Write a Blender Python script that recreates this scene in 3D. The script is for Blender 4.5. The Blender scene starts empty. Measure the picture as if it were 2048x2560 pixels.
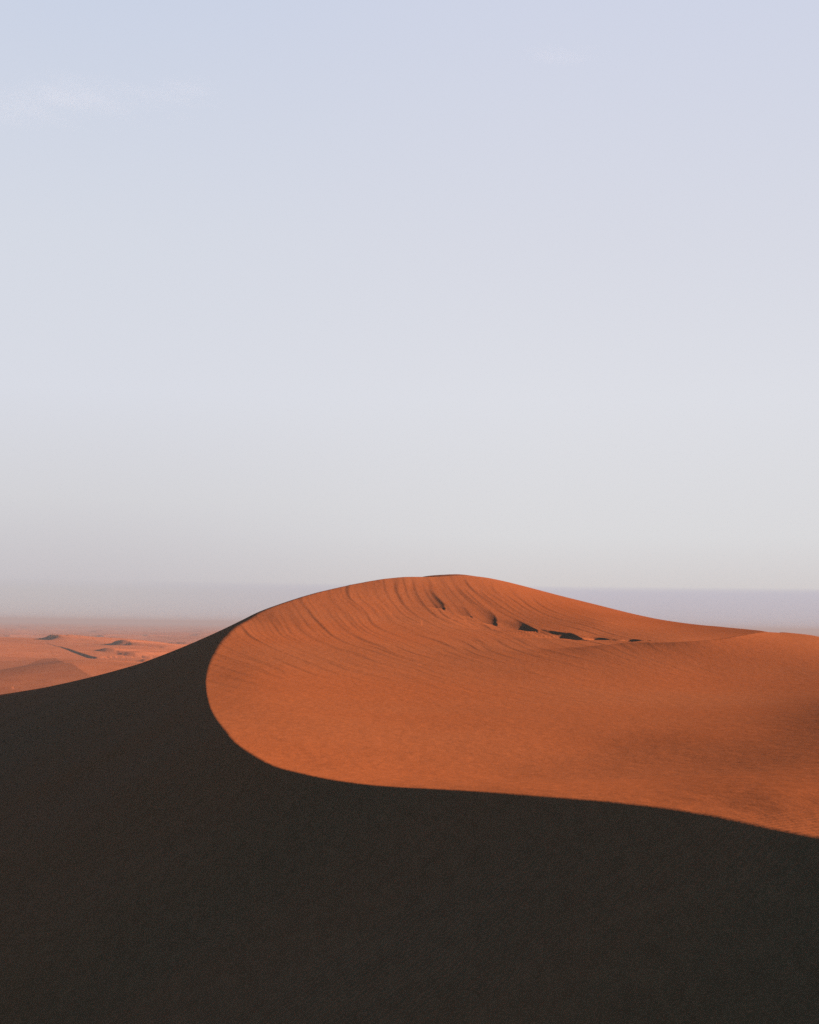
import bpy, math, random
import numpy as np
from mathutils import Matrix, Vector

scene = bpy.context.scene
R = math.radians

# ------------------------------------------------------------------ camera
W, H, F = 819.0, 1024.0, 1500.0            # picture size and focal length in pixels
PITCH = math.atan(113.1 / F)
ROLL = R(0.78)
CAMROT = Matrix.Rotation(R(90) + PITCH, 4, 'X') @ Matrix.Rotation(ROLL, 4, 'Z')
cam = bpy.data.cameras.new('camera')
cam.sensor_fit = 'VERTICAL'
cam.sensor_height = 24.0
cam.lens = 24.0 * F / H
cam.clip_start = 0.5
cam.clip_end = 120000
cam_ob = bpy.data.objects.new('camera', cam)
scene.collection.objects.link(cam_ob)
cam_ob.matrix_world = CAMROT
scene.camera = cam_ob

# ------------------------------------------------------------------ exposure and light
EXPO = 1.6
SUN_EL, SUN_AZ = R(14.0), R(72.0)          # azimuth clockwise from the view direction
scene.view_settings.view_transform = 'Standard'
scene.view_settings.look = 'None'
scene.view_settings.exposure = EXPO
scene.view_settings.gamma = 1.0
scene.render.engine = 'CYCLES'
scene.cycles.use_denoising = False
scene.cycles.max_bounces = 6
scene.cycles.volume_bounces = 1

sun_dir = Vector((math.sin(SUN_AZ) * math.cos(SUN_EL), math.cos(SUN_AZ) * math.cos(SUN_EL), math.sin(SUN_EL)))
sl = bpy.data.lights.new('sun', 'SUN')
sl.energy = 5.0
sl.angle = R(0.5)
sl.color = (1.0, 0.86, 0.72)
so = bpy.data.objects.new('sun', sl)
scene.collection.objects.link(so)
so.rotation_euler = sun_dir.to_track_quat('Z', 'Y').to_euler()

world = bpy.data.worlds.new('World')
scene.world = world
world.use_nodes = True
wt = world.node_tree
wn, wl = wt.nodes, wt.links
bg = wn['Background']
SKY_STRENGTH = 0.1
bg.inputs['Strength'].default_value = SKY_STRENGTH
DISP = SKY_STRENGTH * 2.0 ** EXPO


def lin(rgb):
    out = []
    for c in rgb:
        c = c / 255.0
        out.append(c / 12.92 if c <= 0.04045 else ((c + 0.055) / 1.055) ** 2.4)
    return out


def wmath(op, a, b=None, c=None, clamp=False):
    n = wn.new('ShaderNodeMath')
    n.operation = op
    n.use_clamp = clamp
    for i, v in enumerate((a, b, c)):
        if v is None:
            continue
        if isinstance(v, (int, float)):
            n.inputs[i].default_value = v
        else:
            wl.new(v, n.inputs[i])
    return n.outputs[0]


def wsmooth(val, lo, hi):
    n = wn.new('ShaderNodeMapRange')
    n.interpolation_type = 'SMOOTHSTEP'
    wl.new(val, n.inputs['Value'])
    n.inputs['From Min'].default_value = lo
    n.inputs['From Max'].default_value = hi
    return n.outputs['Result']


def wmix(fac, a, b, mode='MIX'):
    n = wn.new('ShaderNodeMix')
    n.data_type = 'RGBA'
    n.blend_type = mode
    n.clamp_factor = True
    for sock, v in ((n.inputs[0], fac), (n.inputs[6], a), (n.inputs[7], b)):
        if isinstance(v, (int, float)):
            sock.default_value = v
        elif isinstance(v, (tuple, list)):
            sock.default_value = tuple(v) + (1.0,)
        else:
            wl.new(v, sock)
    return n.outputs[2]


sky = wn.new('ShaderNodeTexSky')
sky.sky_type = 'NISHITA'
sky.sun_disc = False
sky.sun_elevation = SUN_EL
sky.sun_rotation = SUN_AZ
tc = wn.new('ShaderNodeTexCoord')
sep = wn.new('ShaderNodeSeparateXYZ')
wl.new(tc.outputs['Generated'], sep.inputs[0])
dx, dy, dz = sep.outputs


def ramp(stops):
    n = wn.new('ShaderNodeValToRGB')
    el = n.color_ramp.elements
    while len(el) < len(stops):
        el.new(0.5)
    for e, (p, c) in zip(el, stops):
        e.position = p
        e.color = [v for v in lin(c)] + [1.0]
    wl.new(wmath('MULTIPLY', dz, 2.0, clamp=True), n.inputs[0])
    return n.outputs[0]


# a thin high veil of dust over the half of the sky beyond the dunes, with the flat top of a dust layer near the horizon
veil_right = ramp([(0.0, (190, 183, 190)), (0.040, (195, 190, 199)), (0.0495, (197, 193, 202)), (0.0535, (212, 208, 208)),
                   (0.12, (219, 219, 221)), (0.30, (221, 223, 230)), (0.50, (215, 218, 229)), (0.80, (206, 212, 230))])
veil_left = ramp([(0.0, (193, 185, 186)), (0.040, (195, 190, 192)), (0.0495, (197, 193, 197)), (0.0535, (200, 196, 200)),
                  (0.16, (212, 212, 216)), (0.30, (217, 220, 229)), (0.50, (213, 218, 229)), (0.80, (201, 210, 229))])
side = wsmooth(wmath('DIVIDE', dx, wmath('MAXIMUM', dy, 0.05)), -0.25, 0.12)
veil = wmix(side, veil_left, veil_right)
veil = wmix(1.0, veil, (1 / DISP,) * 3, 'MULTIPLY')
# sky away from the sun and overhead, tinted deep blue to darken the shaded slope
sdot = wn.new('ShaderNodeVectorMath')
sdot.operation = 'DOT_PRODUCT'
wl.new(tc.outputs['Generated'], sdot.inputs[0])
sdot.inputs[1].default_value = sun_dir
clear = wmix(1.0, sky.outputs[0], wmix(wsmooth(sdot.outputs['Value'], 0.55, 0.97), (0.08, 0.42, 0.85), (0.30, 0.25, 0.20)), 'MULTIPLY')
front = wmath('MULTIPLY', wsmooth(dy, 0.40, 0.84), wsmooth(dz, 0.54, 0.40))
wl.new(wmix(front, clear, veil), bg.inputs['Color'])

# ------------------------------------------------------------------ small maths helpers
RM = np.array(CAMROT.to_3x3())


def ray(u, v):
    d = RM @ np.array(((u - W / 2) / F, (H / 2 - v) / F, -1.0))
    return d / d[1]                         # scaled so that y grows by 1 per metre


def P(u, v, y):
    return ray(u, v) * y


def sstep(a, b, x):
    t = np.clip((x - a) / (b - a), 0, 1)
    return t * t * (3 - 2 * t)


def catmull(pts, per):
    pts = np.asarray(pts, float)
    out = []
    q = np.vstack([2 * pts[0] - pts[1], pts, 2 * pts[-1] - pts[-2]])
    for i in range(1, len(q) - 2):
        p0, p1, p2, p3 = q[i - 1:i + 3]
        for k in range(per):
            t = k / per
            out.append(0.5 * ((2 * p1) + (-p0 + p2) * t + (2 * p0 - 5 * p1 + 4 * p2 - p3) * t * t + (-p0 + 3 * p1 - 3 * p2 + p3) * t ** 3))
    out.append(pts[-1])
    return np.array(out)


def resample(c, n):
    s = np.concatenate([[0], np.cumsum(np.linalg.norm(np.diff(c[:, :2], axis=0), axis=1))])
    t = np.linspace(0, s[-1], n)
    return np.stack([np.interp(t, s, c[:, k]) for k in range(c.shape[1])], 1)


def lattice(seed):
    return np.random.RandomState(seed).rand(256, 256).astype(np.float32) * 2 - 1


LAT = [lattice(s) for s in range(6)]


def vnoise(x, y, k=0):
    xi, yi = np.floor(x).astype(int), np.floor(y).astype(int)
    fx, fy = x - xi, y - yi
    fx = fx * fx * fx * (fx * (fx * 6 - 15) + 10)
    fy = fy * fy * fy * (fy * (fy * 6 - 15) + 10)
    L = LAT[k % 6]
    a, b = L[xi & 255, yi & 255], L[(xi + 1) & 255, yi & 255]
    c, d = L[xi & 255, (yi + 1) & 255], L[(xi + 1) & 255, (yi + 1) & 255]
    return (a * (1 - fx) + b * fx) * (1 - fy) + (c * (1 - fx) + d * fx) * fy


def fbm(x, y, o=3, k=0):
    s, a = 0, 1.0
    for i in range(o):
        s = s + a * vnoise(x * 2 ** i + 17.3 * i, y * 2 ** i - 9.1 * i, k + i)
        a *= 0.5
    return s


def nearest(px, py, C):
    """signed distance (positive on the left of the line's direction) and index along polyline C"""
    n = len(C)
    d_out, t_out = np.empty(px.shape), np.empty(px.shape)
    cx, cy = C[:, 0].astype(np.float32), C[:, 1].astype(np.float32)
    step = 40000
    fx, fy, do, to = px.ravel(), py.ravel(), d_out.ravel(), t_out.ravel()
    for s in range(0, fx.size, step):
        x, y = fx[s:s + step], fy[s:s + step]
        d2 = (x[:, None].astype(np.float32) - cx) ** 2 + (y[:, None].astype(np.float32) - cy) ** 2
        i = d2.argmin(1)
        best = np.full(x.shape, 1e30)
        bt, bs = np.zeros(x.shape), np.ones(x.shape)
        for j in (np.clip(i - 1, 0, n - 2), np.clip(i, 0, n - 2)):
            ax, ay = C[j, 0], C[j, 1]
            ex, ey = C[j + 1, 0] - ax, C[j + 1, 1] - ay
            t = np.clip(((x - ax) * ex + (y - ay) * ey) / (ex * ex + ey * ey), 0, 1)
            qx, qy = x - ax - t * ex, y - ay - t * ey
            q = qx * qx + qy * qy
            m = q < best
            best[m] = q[m]
            bt[m] = (j + t)[m]
            bs[m] = np.sign(ex * qy - ey * qx)[m]
        do[s:s + step] = np.sqrt(best) * np.where(bs == 0, 1, bs)
        to[s:s + step] = bt
    return do.reshape(px.shape), to.reshape(px.shape)


# ------------------------------------------------------------------ the near dune: crest line (brink)
BR = [  # picture column, row, distance
    (819, 838, 34.0), (740, 820, 36.6), (656, 806.5, 39.6), (560, 798, 43.5), (510, 794.5, 46), (466, 791.5, 48.5), (422, 788, 51),
    (378, 785, 53), (334, 780, 55.5), (303, 774, 58), (277, 767, 61.5), (255, 757.5, 66), (233, 740, 73), (219, 724, 83),
    (209, 706, 98), (205, 683, 121), (207, 667, 138), (213, 652, 154), (222, 638, 170), (234, 626.5, 185), (246, 619.5, 198),
    (264, 609, 210), (305, 595, 228), (337, 587, 241), (370, 580.3, 252), (400, 576.5, 261), (430, 576.4, 269), (462, 575.0, 281), (492, 578.3, 289),
    (530, 587.5, 296), (562, 596, 299), (595, 604, 297), (627, 612, 290), (660, 619, 278), (695, 624, 258), (720, 626.2, 242), (740, 628, 228), (757, 629.2, 216), (775, 630.8, 208), (800, 634.4, 200), (819, 637.8, 195)]
brink = [P(u, v, y) for u, v, y in BR]
brink = [np.array(p) for p in ((60, 8, -5.2), (40, 14, -5.0), (26, 21.5, -4.95), (17, 27.5, -4.8))] + brink + \
        [np.array(p) for p in ((56, 182, -2.6), (61, 162, -4.2), (66, 135, -6.0), (76, 100, -7.5), (92, 65, -8.5))]
brink = resample(catmull(brink, 24), 560)
for k in range(3):                          # fair the plan curve
    brink[1:-1] = 0.25 * brink[:-2] + 0.5 * brink[1:-1] + 0.25 * brink[2:]
BR_TOP = int(np.argmin((brink[:, 0] - P(246, 619.5, 198)[0]) ** 2 + (brink[:, 1] - 198) ** 2))

# windward surface: thin plate through the crest and through points inside it
CP = [
    (250, 725, 83.4), (250, 700, 103.9), (250, 675, 128.9), (260, 650, 158.1), (275, 632, 181.3),
    (300, 765, 64.3), (300, 745, 72.6), (300, 725, 85.2), (300, 700, 107.1), (300, 675, 132.8),
    (300, 650, 161.2), (300, 625, 193.3), (320, 606, 217.7), (400, 770, 64.3), (400, 750, 73.6),
    (400, 725, 89.7), (400, 700, 112.5), (400, 675, 138.7), (400, 650, 166.7), (400, 625, 202.8),
    (400, 600, 233.2), (500, 775, 63.4), (500, 750, 75.9), (500, 725, 92.2), (500, 700, 116.1),
    (500, 675, 142.9), (500, 650, 170.5), (500, 625, 212.8), (500, 600, 238.5), (600, 780, 53.0),
    (600, 750, 77.3), (600, 725, 93.0), (600, 700, 118.8), (600, 675, 146.4), (600, 650, 171.3),
    (600, 637, 200.7), (600, 622, 215.0), (700, 790, 42.9), (700, 765, 63.5), (700, 735, 82.8),
    (700, 700, 120.0), (700, 675, 150.5), (700, 650, 176.0), (700, 636, 201.4), (780, 812, 37.3),
    (780, 790, 40.8), (780, 760, 60.6), (780, 730, 83.3), (780, 700, 118.0), (780, 675, 152.0),
    (500, 788, 49.5), (600, 793, 45.0), (700, 806, 39.4), (760, 817, 37.1), (780, 655, 172.1),
    (780, 642, 192.0),
]
ctrl = [P(u, v, y) for u, v, y in CP]
ctrl += [np.array(p) for p in [(17.0, 38.0, -3.5), (24.0, 45.0, -3.72), (24.0, 62.0, -4.36), (40.0, 35.0, -5.46), (45.0, 60.0, -5.14), (36.0, 100.0, -4.05)]]
bsel = brink[::9]
ctrl = np.vstack([np.array(ctrl), bsel])


def warp(x, y):
    r = np.sqrt(x * x + y * y) + 1e-6
    return np.stack([3.2 * np.arctan2(x, y), np.log(r)], -1)


cw = warp(ctrl[:, 0], ctrl[:, 1])


def tps_k(d2):
    return 0.5 * d2 * np.log(d2 + 1e-12)


_n = len(cw)
_lam = np.full(_n, 1.5e-4)
_lam[:len(CP)] = 6e-3                       # inner points only guide the surface, the crest is exact
_K = tps_k(((cw[:, None] - cw[None]) ** 2).sum(-1)) + np.diag(_lam)
_Q = np.hstack([np.ones((_n, 1)), cw])
_A = np.zeros((_n + 3, _n + 3))
_A[:_n, :_n], _A[:_n, _n:], _A[_n:, :_n] = _K, _Q, _Q.T
_w = np.linalg.solve(_A, np.concatenate([ctrl[:, 2], np.zeros(3)]))


def stoss(x, y):
    q = warp(np.asarray(x, float), np.asarray(y, float))
    z = _w[_n] + q[..., 0] * _w[_n + 1] + q[..., 1] * _w[_n + 2]
    for k in range(_n):
        z = z + _w[k] * tps_k((q[..., 0] - cw[k, 0]) ** 2 + (q[..., 1] - cw[k, 1]) ** 2)
    return z


def hit(fn, u, v, y0, y1, n=4000):
    """where the picture ray through (u, v) first meets the height function fn"""
    d = ray(u, v)
    y = np.linspace(y0, y1, n)
    below = d[2] * y <= fn(d[0] * y, y)
    i = int(np.argmax(below)) if below.any() else n - 1
    return np.array((d[0] * y[i], y[i], d[2] * y[i]))


# hollows scoured behind small scarps, and the scarp that climbs to the skyline on the right
# (picture points along the scarp's lip, depth at both ends and middle, lip width, reach of the hollow)
SCARPS = [
    ([(431, 590), (438, 598), (443.5, 604), (444.5, 607.5)], (0.03, 0.18, 0.32), 1.7, 4.5, 0.05),
    ([(463, 606), (468, 611), (471, 615)], (0.03, 0.12, 0.15), 1.0, 3.5, 0.03),
    ([(472, 619), (482, 622), (490, 627), (497, 631)], (0.03, 0.12, 0.03), 1.0, 3.5, 0.02),
    ([(484, 608), (492, 613), (496.5, 619), (496.5, 623)], (0.03, 0.23, 0.44), 1.7, 4.5, 0.06),
    ([(518, 620.5), (528, 625.5), (535, 629.5)], (0.05, 0.40, 0.62), 1.4, 4.2, 0.06),
    ([(547, 630.6), (562, 632.6), (572, 634), (583, 639)], (0.2, 0.68, 0.45), 1.2, 3.8, 0.06),
    ([(588, 637.4), (600, 638.2), (611, 639.6)], (0.05, 0.6, 0.1), 0.9, 3.0, 0.05),
    ([(615, 640.2), (630, 639.6), (645, 640.2)], (0.05, 0.7, 0.1), 1.1, 3.2, 0.05),
]
scarps = []
for pts, dep, lip, reach, crest in SCARPS:
    c = np.array([hit(stoss, u, v, 60, 320) for u, v in pts])
    c = resample(catmull(c, 10), 40)
    scarps.append((c, dep, lip, reach, crest))


# the second crest: from the hollows it climbs to the right, becomes the skyline there, and hides the foot of the slope behind
R2 = [(600, 642.0, 180), (618, 641.6, 176), (640, 641.3, 173), (665, 640.8, 171), (690, 639.2, 171.5), (712, 636.8, 174), (732, 633.6, 178),
      (748, 631.3, 184), (762, 630.8, 192), (778, 632.5, 201), (795, 635.5, 211)]
r2p = []
for u, v, yy in R2:
    q = P(u, v, yy)
    r2p.append((q[0], q[1], float(np.clip(q[2] - stoss(q[0], q[1]), 0.03, 2.0))))
ridge2 = resample(catmull(r2p, 12), 90)
for k in range(14):
    ridge2[1:-1] = 0.25 * ridge2[:-2] + 0.5 * ridge2[1:-1] + 0.25 * ridge2[2:]
ridge2[:, 2] *= sstep(0, 12, np.arange(90)) * sstep(89, 74, np.arange(90))
ridge2 = catmull(ridge2, 8)


def carve(x, y, z):
    m = (x > -40) & (x < 140) & (y > 90) & (y < 320)
    d, t = nearest(x[m], y[m], ridge2)
    B = np.interp(t, np.arange(len(ridge2)), ridge2[:, 2])
    t = t / 8.0
    wob = 1 + 0.15 * vnoise(x[m] / 6, y[m] / 6, 2)
    z[m] += B * np.exp(np.minimum(d, 0) / 12.0) * (1 - sstep(-1.3, 3.0, d * wob))
    z[m] -= np.interp(t, (0, 35, 60, 80, 89), (0, 0.7, 1.0, 0.5, 0.1)) * np.where(d > 0, (1 - np.exp(-d / 1.6)) * np.exp(-(d / 7.0) ** 2), 0)
    for c, dep, lip, reach, crest in scarps:
        x0, x1 = c[:, 0].min() - 14, c[:, 0].max() + 14
        y0, y1 = c[:, 1].min() - 20, c[:, 1].max() + 14
        m = (x > x0) & (x < x1) & (y > y0) & (y < y1)
        if not m.any():
            continue
        xs, ys = x[m], y[m]
        d, t = nearest(xs, ys, c)
        t = t / (len(c) - 1)
        # ends fade out
        e0 = np.hypot(xs - c[0, 0], ys - c[0, 1])
        e1 = np.hypot(xs - c[-1, 0], ys - c[-1, 1])
        A = np.interp(t, (0, 0.55, 1.0), dep)
        dd = -d                              # the hollow lies on the right of the lip's direction (towards the camera and left)
        inside = np.where(dd > 0, (1 - np.exp(-dd / lip)) * np.exp(-dd / reach) * 1.5, 0)
        endfade = np.where((t <= 0.001), np.exp(-(e0 / 1.2) ** 2), 1.0) * np.where((t >= 0.999), np.exp(-(e1 / 1.6) ** 2), 1.0)
        z[m] -= A * inside * endfade
        side_ = np.where(dd > 0, np.exp(-dd / 1.2), np.exp(dd / (2.0 + 9 * crest)))
        z[m] += crest * np.clip(A / max(dep), 0, 1) * side_ * endfade
    return z


def ripples(x, y):
    """wind ridges that fan down from the far crest of the near dune"""
    wob = 0.9 * vnoise(x / 12, y / 34, 1) + 0.4 * vnoise(x / 5 + 7, y / 18, 2) + 0.08 * vnoise(x / 2.5 + 7, y / 9, 5)
    c = 5.2 + 5.0 * sstep(-5, 15, x) * sstep(160, 210, y)
    q = x - c * (np.maximum(260 - y, 0) / 60) ** 2 + wob
    env = (0.35 * sstep(95, 140, y) + 0.65 * sstep(140, 185, y)) * sstep(290, 255, y) * sstep(-30, -17, x) * sstep(42, 14, x)
    out = np.zeros(x.shape)
    for wl_, hgt, sd in ((2.6, 0.042, 3), (1.5, 0.028, 4), (0.85, 0.013, 5)):
        ph = q / wl_ + 0.25 * vnoise(x / 7 + 3 * sd, y / 20, sd)
        f = ph - np.floor(ph)
        prof = np.where(f < 0.28, sstep(0, 0.28, f), (1 - (f - 0.28) / 0.72))
        idx = np.floor(ph)
        amp = 0.5 + 0.9 * vnoise(idx * 3.7 + sd, y / 20, sd)
        fade = sstep(-0.55, 0.45, vnoise(x / 10 + 3 * sd, y / 24 + 5, sd + 1))
        out += hgt * prof * np.clip(amp, 0.15, 1.3) * (0.45 + 0.55 * fade)
    return out * env


# ------------------------------------------------------------------ the desert beyond
BASE = -42.0


def desert_base(x, y):
    r = np.hypot(x, y)
    z = BASE + 5.0 * fbm(x / 420, y / 520, 2, 0) + 2.2 * fbm(x / 130 + 5, y / 160, 2, 2)
    # long wind-blown ridges with a slip face to the west, further out
    wx = x + 90 * fbm(x / 500 + 3, y / 700, 2, 3)
    ph = wx / 260 + 0.35 * vnoise(y / 900, x / 900, 4)
    f = ph - np.floor(ph)
    saw = np.where(f < 0.12, f / 0.12, (1 - (f - 0.12) / 0.88) ** 1.5)
    amp = 7.0 * sstep(-0.05, 0.75, fbm(x / 380 + 11, y / 500 + 2, 2, 1))
    z = z + saw * amp * sstep(1500, 2600, r)
    # a broad rounded dune on the left
    z = z + 20 * np.exp(-(((x + 460) / 280) ** 2 + ((y - 1500) / 520) ** 2))
    z = z + 9 * np.exp(-(((x + 215) / 120) ** 2 + ((y - 1050) / 220) ** 2))
    return z


# (picture column, row of the foot, row of the lip) where a slip face shows; each crest runs on, lower and gentler, to both sides
FAR = [
    ([(39, 640, 638.8), (44, 640, 637.2), (50, 640, 634.9), (56, 640, 634.4), (58.5, 640, 634.9)], True),
    ([(93, 637.4, 636.6), (99, 637.4, 635.2), (106, 637.4, 636.4)], True),
    ([(106, 645.2, 644), (112, 645.2, 642.6), (117, 645.2, 640.6), (124, 645.2, 639.8), (131, 645.2, 642)], True),
    ([(98, 652.5, 651.0), (107, 652.5, 649.0), (118, 652.5, 650.8)], True),
    ([(118, 656.5, 655.4), (129, 656.5, 653.2), (143, 656.5, 655)], True),
    ([(51, 644.8, 644.5), (62, 647.5, 647.0), (72, 651, 650.0), (86, 656, 654.6), (98, 658.8, 657.2), (112, 658.6, 658.2)], False),
    ([(138, 663.5, 662.4), (144, 663.5, 660.4), (150, 663.5, 662.4)], True),
    ([(-6, 636.5, 635), (7, 636.5, 635), (14, 636.5, 636.1)], True),
    ([(138, 636, 635.6), (146, 636, 634.8), (153, 636, 635.6)], True),
    ([(164, 644, 643), (180, 644, 641.8), (198, 644, 643)], True),
    ([(60, 640.5, 640.2), (72, 640.5, 639.4), (84, 640.5, 640.1)], True),
    ([(150, 648, 647.6), (162, 648, 646.8), (172, 648, 647.6)], True),
]
far_ridges = []
for pts, run in FAR:
    c = []
    mid = pts[len(pts) // 2]
    q0 = hit(desert_base, mid[0], mid[1], 600, 9000, 6000)
    top = max(vf - vt for u, vf, vt in pts)
    if run:
        (u0, f0, t0), (u1, f1, t1) = pts[0], pts[-1]
        pts = [(u0 - 34, f0, f0 - 0.1, 9), (u0 - 10, f0, f0 - 0.5 * (f0 - t0), 8)] + [(u, vf, vt, 1.7) for u, vf, vt in pts] + \
              [(u1 + 5, f1, f1 - 0.9 * (f1 - t1), 6), (u1 + 22, f1, f1 - 0.6 * (f1 - t1), 10), (u1 + 60, f1, f1 - 0.1, 10)]
    else:
        pts = [p + (1.8,) for p in pts]
    for u, vf, vt, w_ in pts:
        if run:
            q = P(u, vt, q0[1])
            q = P(u, vt, q0[1] - 0.35 * (q[0] - q0[0]))
        else:
            q = hit(desert_base, u, vf, 600, 9000, 6000)
        c.append((q[0], q[1], max(0.02, (vf - vt) * q[1] / F), w_))
    c = resample(catmull(c, 10), 60)
    hg = np.maximum(c[:, 2], 0.02)
    far_ridges.append((c, hg, np.maximum(hg * np.clip(c[:, 3], 1.6, 10), 0.5), 28 * hg.max() + 60))
# the broad brown flank on the left: a crest whose shaded side is too gentle to be black
c = resample(catmull([tuple(hit(desert_base, u, v, 600, 9000, 6000)[:2]) + (h, 0) for u, v, h in ((54, 658, 0.05), (62, 664, 2.0), (70, 672, 5.5), (79, 680, 6.5), (90, 688, 7), (104, 696, 7))], 10), 60)
far_ridges.append((c, c[:, 2], c[:, 2] * 14 + 2, 300))


def desert(x, y):
    z = desert_base(x, y)
    for c, hgt, lips, reach in far_ridges:
        pad = reach * 3
        m = (x > c[:, 0].min() - pad) & (x < c[:, 0].max() + pad) & (y > c[:, 1].min() - pad) & (y < c[:, 1].max() + pad)
        if not m.any():
            continue
        xs, ys = x[m], y[m]
        d, t = nearest(xs, ys, c)
        t = t / (len(c) - 1)
        A = np.interp(t, np.linspace(0, 1, len(hgt)), hgt)
        lip = np.interp(t, np.linspace(0, 1, len(hgt)), lips)
        e0 = np.hypot(xs - c[0, 0], ys - c[0, 1])
        e1 = np.hypot(xs - c[-1, 0], ys - c[-1, 1])
        er = np.where(d > 0, 0.7 * reach, 1.5 * lip)
        endf = np.where(t <= 0.001, np.exp(-(e0 / er) ** 2), 1.0) * np.where(t >= 0.999, np.exp(-(e1 / er) ** 2), 1.0)
        # windward side (left of the lip's direction) falls away slowly, lee side drops within the lip width
        prof = np.where(d > 0, np.exp(-d / reach), 1 - np.clip(-d / lip, 0, 1))
        z[m] += A * prof * endf
    return z


SHADE_DUNE = resample(catmull([(84, -210, -8), (96, -150, 8), (98, -95, 16), (92, -50, 15), (84, -15, 7), (78, 8, -4)], 12), 80)

# ------------------------------------------------------------------ height of everything
def height(x, y):
    r = np.hypot(x, y)
    z = np.empty(x.shape)
    farm = r > 620
    z[farm] = desert(x[farm], y[farm])
    m = ~farm
    xs, ys = x[m], y[m]
    d, t = nearest(xs, ys, brink)
    ti = np.clip(t, 0, len(brink) - 1.001)
    i0 = ti.astype(int)
    fr = ti - i0
    zb = brink[i0, 2] * (1 - fr) + brink[i0 + 1, 2] * fr
    far = sstep(120, 190, brink[i0, 1])
    back = sstep(BR_TOP + 5, BR_TOP + 60, ti)
    # lee profile: steep slip face near the camera, gentler flank at the far left
    s0 = 0.60 - 0.17 * far
    L = 60.0 - 25 * far
    g = 0.02 + 0.083 * far
    dd = np.maximum(d, 0)
    lee = zb - (s0 * L * (1 - np.exp(-dd / L)) + g * dd)
    lee = np.where(d < 0, zb + 0.55 * (-d), lee)
    st = np.where(d > 25, 1e3, 0.0)
    near_in = d < 25
    q = np.full(xs.shape, 1e3)
    sx, sy = xs[near_in], ys[near_in]
    zz = stoss(sx, sy)
    zz = zz + ripples(sx, sy)
    # the windward side dips away just behind the rounded crest on the near right
    zz = zz - 0.22 * (1 - np.exp(-np.maximum(-d[near_in], 0) / 3.0)) * np.exp(-np.maximum(-d[near_in], 0) / 22.0) * sstep(3, 9, sx) * sstep(75, 55, sy)
    zz = carve(sx, sy, zz)
    q[near_in] = zz + 1e3 * sstep(2.5, 9, d[near_in])
    # rounded crest: sharp in the middle, softer at both ends
    kr = np.interp(ti, (0, 60, 130, BR_TOP - 70, BR_TOP - 10, BR_TOP + 60, 559), (0.30, 0.16, 0.05, 0.06, 0.5, 0.6, 0.8))
    h = np.clip(0.5 + 0.5 * (lee - q) / kr, 0, 1)
    dune = lee * (1 - h) + q * h - kr * h * (1 - h)
    # a second crest that just shows above the first at the peak
    pk = P(460, 573.4, 302)
    lx, ly = xs - pk[0], ys - pk[1]
    soft = lambda v, k: 0.5 * (v + np.sqrt(v * v + k * k)) - 0.0
    lump = pk[2] + 0.38 - 0.088 * soft(-lx, 1.5) - 0.4 * soft(-lx - 8, 2) - 0.13 * soft(lx, 2.5) - 0.2 * soft(lx - 9, 2) - 0.40 * soft(-ly + 0.1 * lx, 0.6) - 0.5 * soft(ly, 0.6)
    h2 = np.clip(0.5 + 0.5 * (lump - dune) / 0.2, 0, 1)
    dune = dune * (1 - h2) + lump * h2 + 0.2 * h2 * (1 - h2)
    # unseen dune added to the south-east so that its shadow covers the trough
    dr, tr = nearest(xs, ys, SHADE_DUNE)
    ir = np.clip(tr, 0, len(SHADE_DUNE) - 1.001).astype(int)
    side = SHADE_DUNE[ir, 2] - np.where(dr > 0, 0.30, 0.52) * np.abs(dr)
    k2 = 2.0
    h2 = np.clip(0.5 + 0.5 * (side - dune) / k2, 0, 1)
    dune = dune * (1 - h2) + side * h2 + k2 * h2 * (1 - h2)
    w = sstep(170, 460, np.hypot(xs - 20, ys - 150))
    z[m] = dune * (1 - w) + desert(xs, ys) * w
    return z


def spaced(segs):
    out = [segs[0][0]]
    for a, b, s in segs:
        n = max(1, int(round((b - a) / s)))
        out += list(np.linspace(a, b, n + 1)[1:])
    return np.array(out)


lr = math.log
rows = np.exp(spaced([(lr(0.6), lr(20), 0.05), (lr(20), lr(33), 0.012), (lr(33), lr(150), 0.0026), (lr(150), lr(320), 0.0018), (lr(320), lr(620), 0.012),
                      (lr(620), lr(4500), 0.0045), (lr(4500), lr(25000), 0.02)]))
cols = spaced([(-math.pi, -1.2, 0.03), (-1.2, -0.40, 0.006), (-0.40, 0.40, 0.00068), (0.40, 1.2, 0.006), (1.2, math.pi, 0.03)])
split = int(np.argmin(np.abs(rows - 560)))


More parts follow.
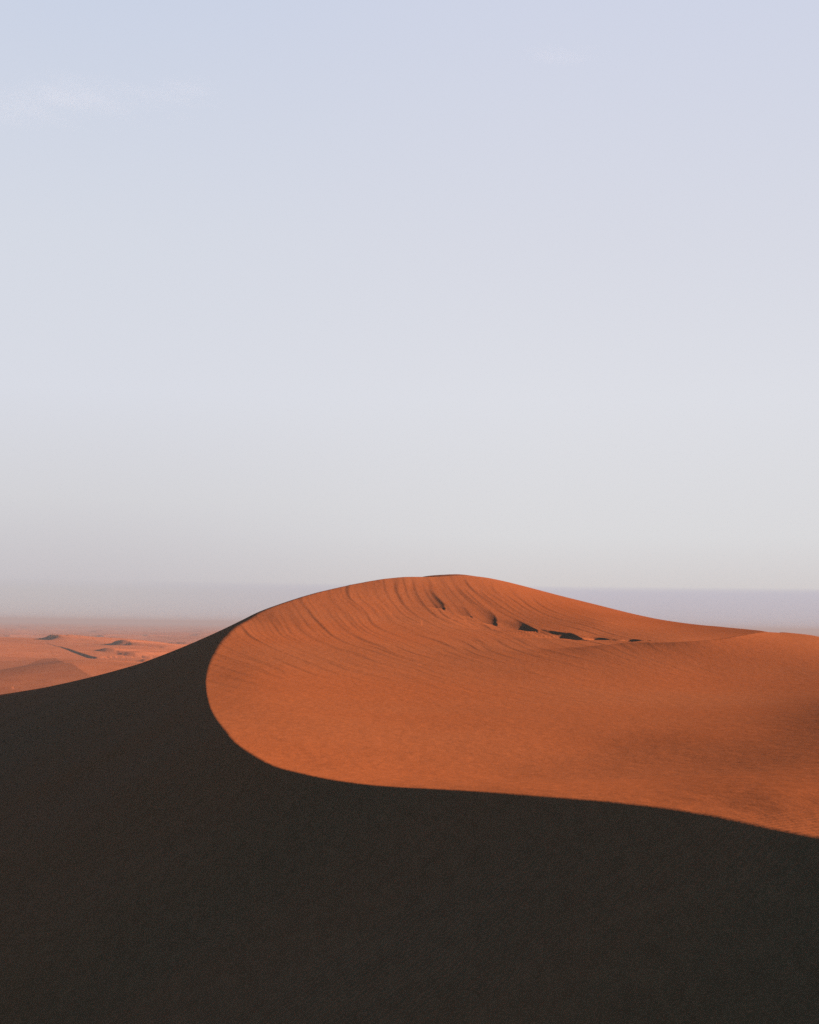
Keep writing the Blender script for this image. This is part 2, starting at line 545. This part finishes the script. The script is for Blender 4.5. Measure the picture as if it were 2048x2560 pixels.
def sheet(name, rr, mat, close_centre):
    A, B = np.meshgrid(cols[:-1], rr)
    x, y = np.sin(A) * B, np.cos(A) * B
    z = height(x, y)
    n, m = x.shape
    co = np.stack([x, y, z], -1).reshape(-1, 3)
    idx = np.arange(n * m).reshape(n, m)
    nxt = np.roll(idx, -1, axis=1)
    q = np.stack([idx[:-1], idx[1:], nxt[1:], nxt[:-1]], -1).reshape(-1, 4)
    q = q[:, ::-1]                       # faces look up
    q = q[:, ::-1] if False else q
    me = bpy.data.meshes.new(name)
    nv = len(co) + (1 if close_centre else 0)
    if close_centre:
        co = np.vstack([co, [[0, 0, z[0].mean()]]])
    tri = np.stack([nxt[0], idx[0], np.full(m, nv - 1)], -1)[:, ::-1] if close_centre else np.zeros((0, 3), int)
    me.vertices.add(nv)
    me.vertices.foreach_set('co', co.astype(np.float32).ravel())
    nl = q.size + tri.size
    me.loops.add(nl)
    me.loops.foreach_set('vertex_index', np.concatenate([q.ravel(), tri.ravel()]).astype(np.int32))
    npoly = len(q) + len(tri)
    me.polygons.add(npoly)
    tot = np.concatenate([np.full(len(q), 4), np.full(len(tri), 3)]).astype(np.int32)
    start = np.concatenate([[0], np.cumsum(tot)[:-1]]).astype(np.int32)
    me.polygons.foreach_set('loop_start', start)
    me.polygons.foreach_set('use_smooth', np.ones(npoly, bool))
    me.update(calc_edges=True)
    me.materials.append(mat)
    ob = bpy.data.objects.new(name, me)
    scene.collection.objects.link(ob)
    ob['kind'] = 'structure'
    print(name, nv, 'up' if me.polygons[npoly // 2].normal.z > 0 else 'DOWN')
    return ob


# ------------------------------------------------------------------ sand
def sand_material(name, base, fine):
    m = bpy.data.materials.new(name)
    m.use_nodes = True
    nt = m.node_tree
    n, l = nt.nodes, nt.links
    n.clear()
    out = n.new('ShaderNodeOutputMaterial')
    dif = n.new('ShaderNodeBsdfDiffuse')
    dif.inputs['Roughness'].default_value = 0.0
    geo = n.new('ShaderNodeNewGeometry')

    def noise(scale, detail=2.0, rough=0.5, vec=None):
        t = n.new('ShaderNodeTexNoise')
        t.inputs['Scale'].default_value = scale
        t.inputs['Detail'].default_value = detail
        t.inputs['Roughness'].default_value = rough
        l.new(vec or geo.outputs['Position'], t.inputs['Vector'])
        return t.outputs['Fac']

    def mr(v, a, b, lo, hi):
        k = n.new('ShaderNodeMapRange')
        l.new(v, k.inputs['Value'])
        for s, q in zip(('From Min', 'From Max', 'To Min', 'To Max'), (a, b, lo, hi)):
            k.inputs[s].default_value = q
        return k.outputs['Result']

    def mul(a, b):
        k = n.new('ShaderNodeMath')
        k.operation = 'MULTIPLY'
        l.new(a, k.inputs[0])
        l.new(b, k.inputs[1])
        return k.outputs[0]

    def mix(f, a, b, mode='MIX'):
        k = n.new('ShaderNodeMix')
        k.data_type = 'RGBA'
        k.blend_type = mode
        for s, v in ((k.inputs[0], f), (k.inputs[6], a), (k.inputs[7], b)):
            if isinstance(v, float):
                s.default_value = v
            elif isinstance(v, tuple):
                s.default_value = v + (1.0,)
            else:
                l.new(v, s)
        return k.outputs[2]

    # patches of redder and paler sand, then grains
    hue = mix(mr(noise(0.045, 3), 0.35, 0.65, 0, 1), tuple(c * k for c, k in zip(base, (1.0, 0.965, 0.93))), tuple(c * k for c, k in zip(base, (1.0, 1.04, 1.08))))
    val = mr(noise(0.12, 4), 0.3, 0.7, 0.975, 1.025)
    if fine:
        # redder sand behind the hollows, its colour darkened to tone down the sun there
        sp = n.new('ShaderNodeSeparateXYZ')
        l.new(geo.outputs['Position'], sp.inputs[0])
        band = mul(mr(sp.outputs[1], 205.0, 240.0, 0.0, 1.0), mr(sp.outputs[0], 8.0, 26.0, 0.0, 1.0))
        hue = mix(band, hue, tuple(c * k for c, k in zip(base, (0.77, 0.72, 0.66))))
    st = n.new('ShaderNodeMapping')
    st.inputs['Scale'].default_value = (1.0, 0.4, 1.0)
    l.new(geo.outputs['Position'], st.inputs['Vector'])
    gr = noise(2.4 if fine else 0.05, 8, 0.80, st.outputs[0])
    val = mul(val, mr(gr, 0.25, 0.75, 0.78, 1.22))
    if fine:
        val = mul(val, mr(noise(15.0, 1, 0.5), 0.3, 0.7, 0.87, 1.13))
    comb = n.new('ShaderNodeCombineColor')
    for s in comb.inputs:
        l.new(val, s)
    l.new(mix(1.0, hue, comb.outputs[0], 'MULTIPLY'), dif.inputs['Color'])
    if fine:
        # wind ripples a hand's width apart
        w = n.new('ShaderNodeTexWave')
        w.wave_type = 'BANDS'
        w.bands_direction = 'X'
        w.inputs['Scale'].default_value = 1.1
        w.inputs['Distortion'].default_value = 2.6
        w.inputs['Detail'].default_value = 2.0
        w.inputs['Detail Scale'].default_value = 0.6
        mp = n.new('ShaderNodeMapping')
        mp.inputs['Rotation'].default_value = (0, 0, R(58))
        l.new(geo.outputs['Position'], mp.inputs['Vector'])
        l.new(mp.outputs[0], w.inputs['Vector'])
        patch = mr(noise(0.09, 2), 0.42, 0.62, 0.0, 1.0)
        bump = n.new('ShaderNodeBump')
        bump.inputs['Strength'].default_value = 0.25
        bump.inputs['Distance'].default_value = 0.05
        b2 = n.new('ShaderNodeBump')
        b2.inputs['Strength'].default_value = 1.0
        b2.inputs['Distance'].default_value = 0.035
        l.new(noise(1.1, 7, 0.62, st.outputs[0]), b2.inputs['Height'])
        l.new(b2.outputs[0], bump.inputs['Normal'])
        l.new(mul(w.outputs['Fac'], patch), bump.inputs['Height'])
        l.new(bump.outputs[0], dif.inputs['Normal'])
    l.new(dif.outputs[0], out.inputs['Surface'])
    return m


SAND = (0.310, 0.0775, 0.0235)
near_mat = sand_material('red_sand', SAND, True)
far_mat = sand_material('distant_red_sand', (0.365, 0.095, 0.030), False)
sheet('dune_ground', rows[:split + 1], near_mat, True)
sheet('desert_ground', rows[split:], far_mat, False)

# ------------------------------------------------------------------ thin high cloud
def cirrus(name, label, u, v, y, half, dens, seed, lo, hi):
    """a shallow bank of ice cloud some five kilometres up: a closed lens of thin vapour combed into streaks"""
    c = P(u, v, y)
    nu, nv = 48, 24
    vs, fs = [], []
    for i in range(nv + 1):
        th = math.pi * i / nv
        for k in range(nu):
            ph = 2 * math.pi * k / nu
            vs.append((math.sin(th) * math.cos(ph), math.sin(th) * math.sin(ph), math.cos(th)))
    for i in range(nv):
        for k in range(nu):
            a, b = i * nu + k, i * nu + (k + 1) % nu
            fs.append((a, a + nu, b + nu, b))
    me = bpy.data.meshes.new(name)
    me.from_pydata([(p[0] * half[0], p[1] * half[1], p[2] * half[2]) for p in vs], [], fs)
    me.validate()
    ob = bpy.data.objects.new(name, me)
    scene.collection.objects.link(ob)
    ob.location = c
    ob['label'] = label
    ob['category'] = 'cloud'
    ob['group'] = 'faint cirrus high in the sky'
    m = bpy.data.materials.new(name)
    m.use_nodes = True
    t = m.node_tree
    t.nodes.clear()
    o = t.nodes.new('ShaderNodeOutputMaterial')
    pv = t.nodes.new('ShaderNodeVolumePrincipled')
    pv.inputs['Color'].default_value = (0.98, 0.97, 0.98, 1)
    pv.inputs['Anisotropy'].default_value = 0.0
    tc = t.nodes.new('ShaderNodeTexCoord')

    def mth(op, a, b=None):
        n = t.nodes.new('ShaderNodeMath')
        n.operation = op
        for i, q in enumerate((a, b)):
            if q is None:
                continue
            if isinstance(q, (int, float)):
                n.inputs[i].default_value = q
            else:
                t.links.new(q, n.inputs[i])
        return n.outputs[0]

    def smooth(val, lo, hi):
        n = t.nodes.new('ShaderNodeMapRange')
        n.interpolation_type = 'SMOOTHSTEP'
        t.links.new(val, n.inputs['Value'])
        n.inputs['From Min'].default_value = lo
        n.inputs['From Max'].default_value = hi
        return n.outputs['Result']

    mp = t.nodes.new('ShaderNodeMapping')
    mp.inputs['Scale'].default_value = (1 / half[0], 1 / half[1], 1 / half[2])
    t.links.new(tc.outputs['Object'], mp.inputs['Vector'])
    ln = t.nodes.new('ShaderNodeVectorMath')
    ln.operation = 'LENGTH'
    t.links.new(mp.outputs[0], ln.inputs[0])
    body = smooth(ln.outputs['Value'], 1.0, 0.25)
    # comb: long along (1, -1.55) in plan, fine across it
    rot = t.nodes.new('ShaderNodeMapping')
    rot.inputs['Rotation'].default_value = (0, 0, math.atan2(-0.9, 1.0))
    rot.inputs['Location'].default_value = (seed * 311.0, seed * 97.0, 0)
    t.links.new(tc.outputs['Object'], rot.inputs['Vector'])
    fib = t.nodes.new('ShaderNodeMapping')
    fib.inputs['Scale'].default_value = (1 / 1300.0, 1 / 200.0, 1 / 900.0)
    t.links.new(rot.outputs[0], fib.inputs['Vector'])
    nz = t.nodes.new('ShaderNodeTexNoise')
    nz.inputs['Scale'].default_value = 1.0
    nz.inputs['Detail'].default_value = 4.0
    nz.inputs['Distortion'].default_value = 0.5
    t.links.new(fib.outputs[0], nz.inputs['Vector'])
    strand = smooth(nz.outputs['Fac'], lo, hi)
    t.links.new(mth('MULTIPLY', mth('MULTIPLY', body, strand), dens), pv.inputs['Density'])
    t.links.new(pv.outputs[0], o.inputs['Volume'])
    me.materials.append(m)
    return ob


cirrus('cirrus_cloud', 'broad faint fan of white cirrus streaks at the upper left edge of the sky', 58, 104, 15000, (1900, 1100, 120), 4.2e-4, 1, 0.45, 0.72)
cirrus('cirrus_cloud', 'small thin cirrus wisp just right of the broad fan of streaks', 188, 88, 15400, (420, 420, 70), 2.6e-4, 2, 0.34, 0.62)

cirrus('cirrus_cloud', 'barely visible pinkish cirrus wisp near the top of the sky, right of centre', 560, 54, 15400, (620, 380, 70), 1.6e-4, 5, 0.34, 0.66)

# ------------------------------------------------------------------ haze
hz = 26000.0
zlo, zhi = -70.0, 16.0
vs = [(sx * hz, sy * hz, z) for z in (zlo, zhi) for sx, sy in ((-1, -1), (1, -1), (1, 1), (-1, 1))]
fs = [(3, 2, 1, 0), (4, 5, 6, 7), (0, 1, 5, 4), (1, 2, 6, 5), (2, 3, 7, 6), (3, 0, 4, 7)]
hm = bpy.data.meshes.new('haze')
hm.from_pydata(vs, [], fs)
haze = bpy.data.objects.new('haze', hm)
scene.collection.objects.link(haze)
haze['kind'] = 'stuff'
mat = bpy.data.materials.new('haze')
mat.use_nodes = True
nt = mat.node_tree
nt.nodes.clear()
out = nt.nodes.new('ShaderNodeOutputMaterial')
pv = nt.nodes.new('ShaderNodeVolumePrincipled')
pv.inputs['Color'].default_value = (0.30, 0.268, 0.266, 1)
pv.inputs['Density'].default_value = 1.7e-4
pv.inputs['Anisotropy'].default_value = 0.0
nt.links.new(pv.outputs[0], out.inputs['Volume'])
hm.materials.append(mat)
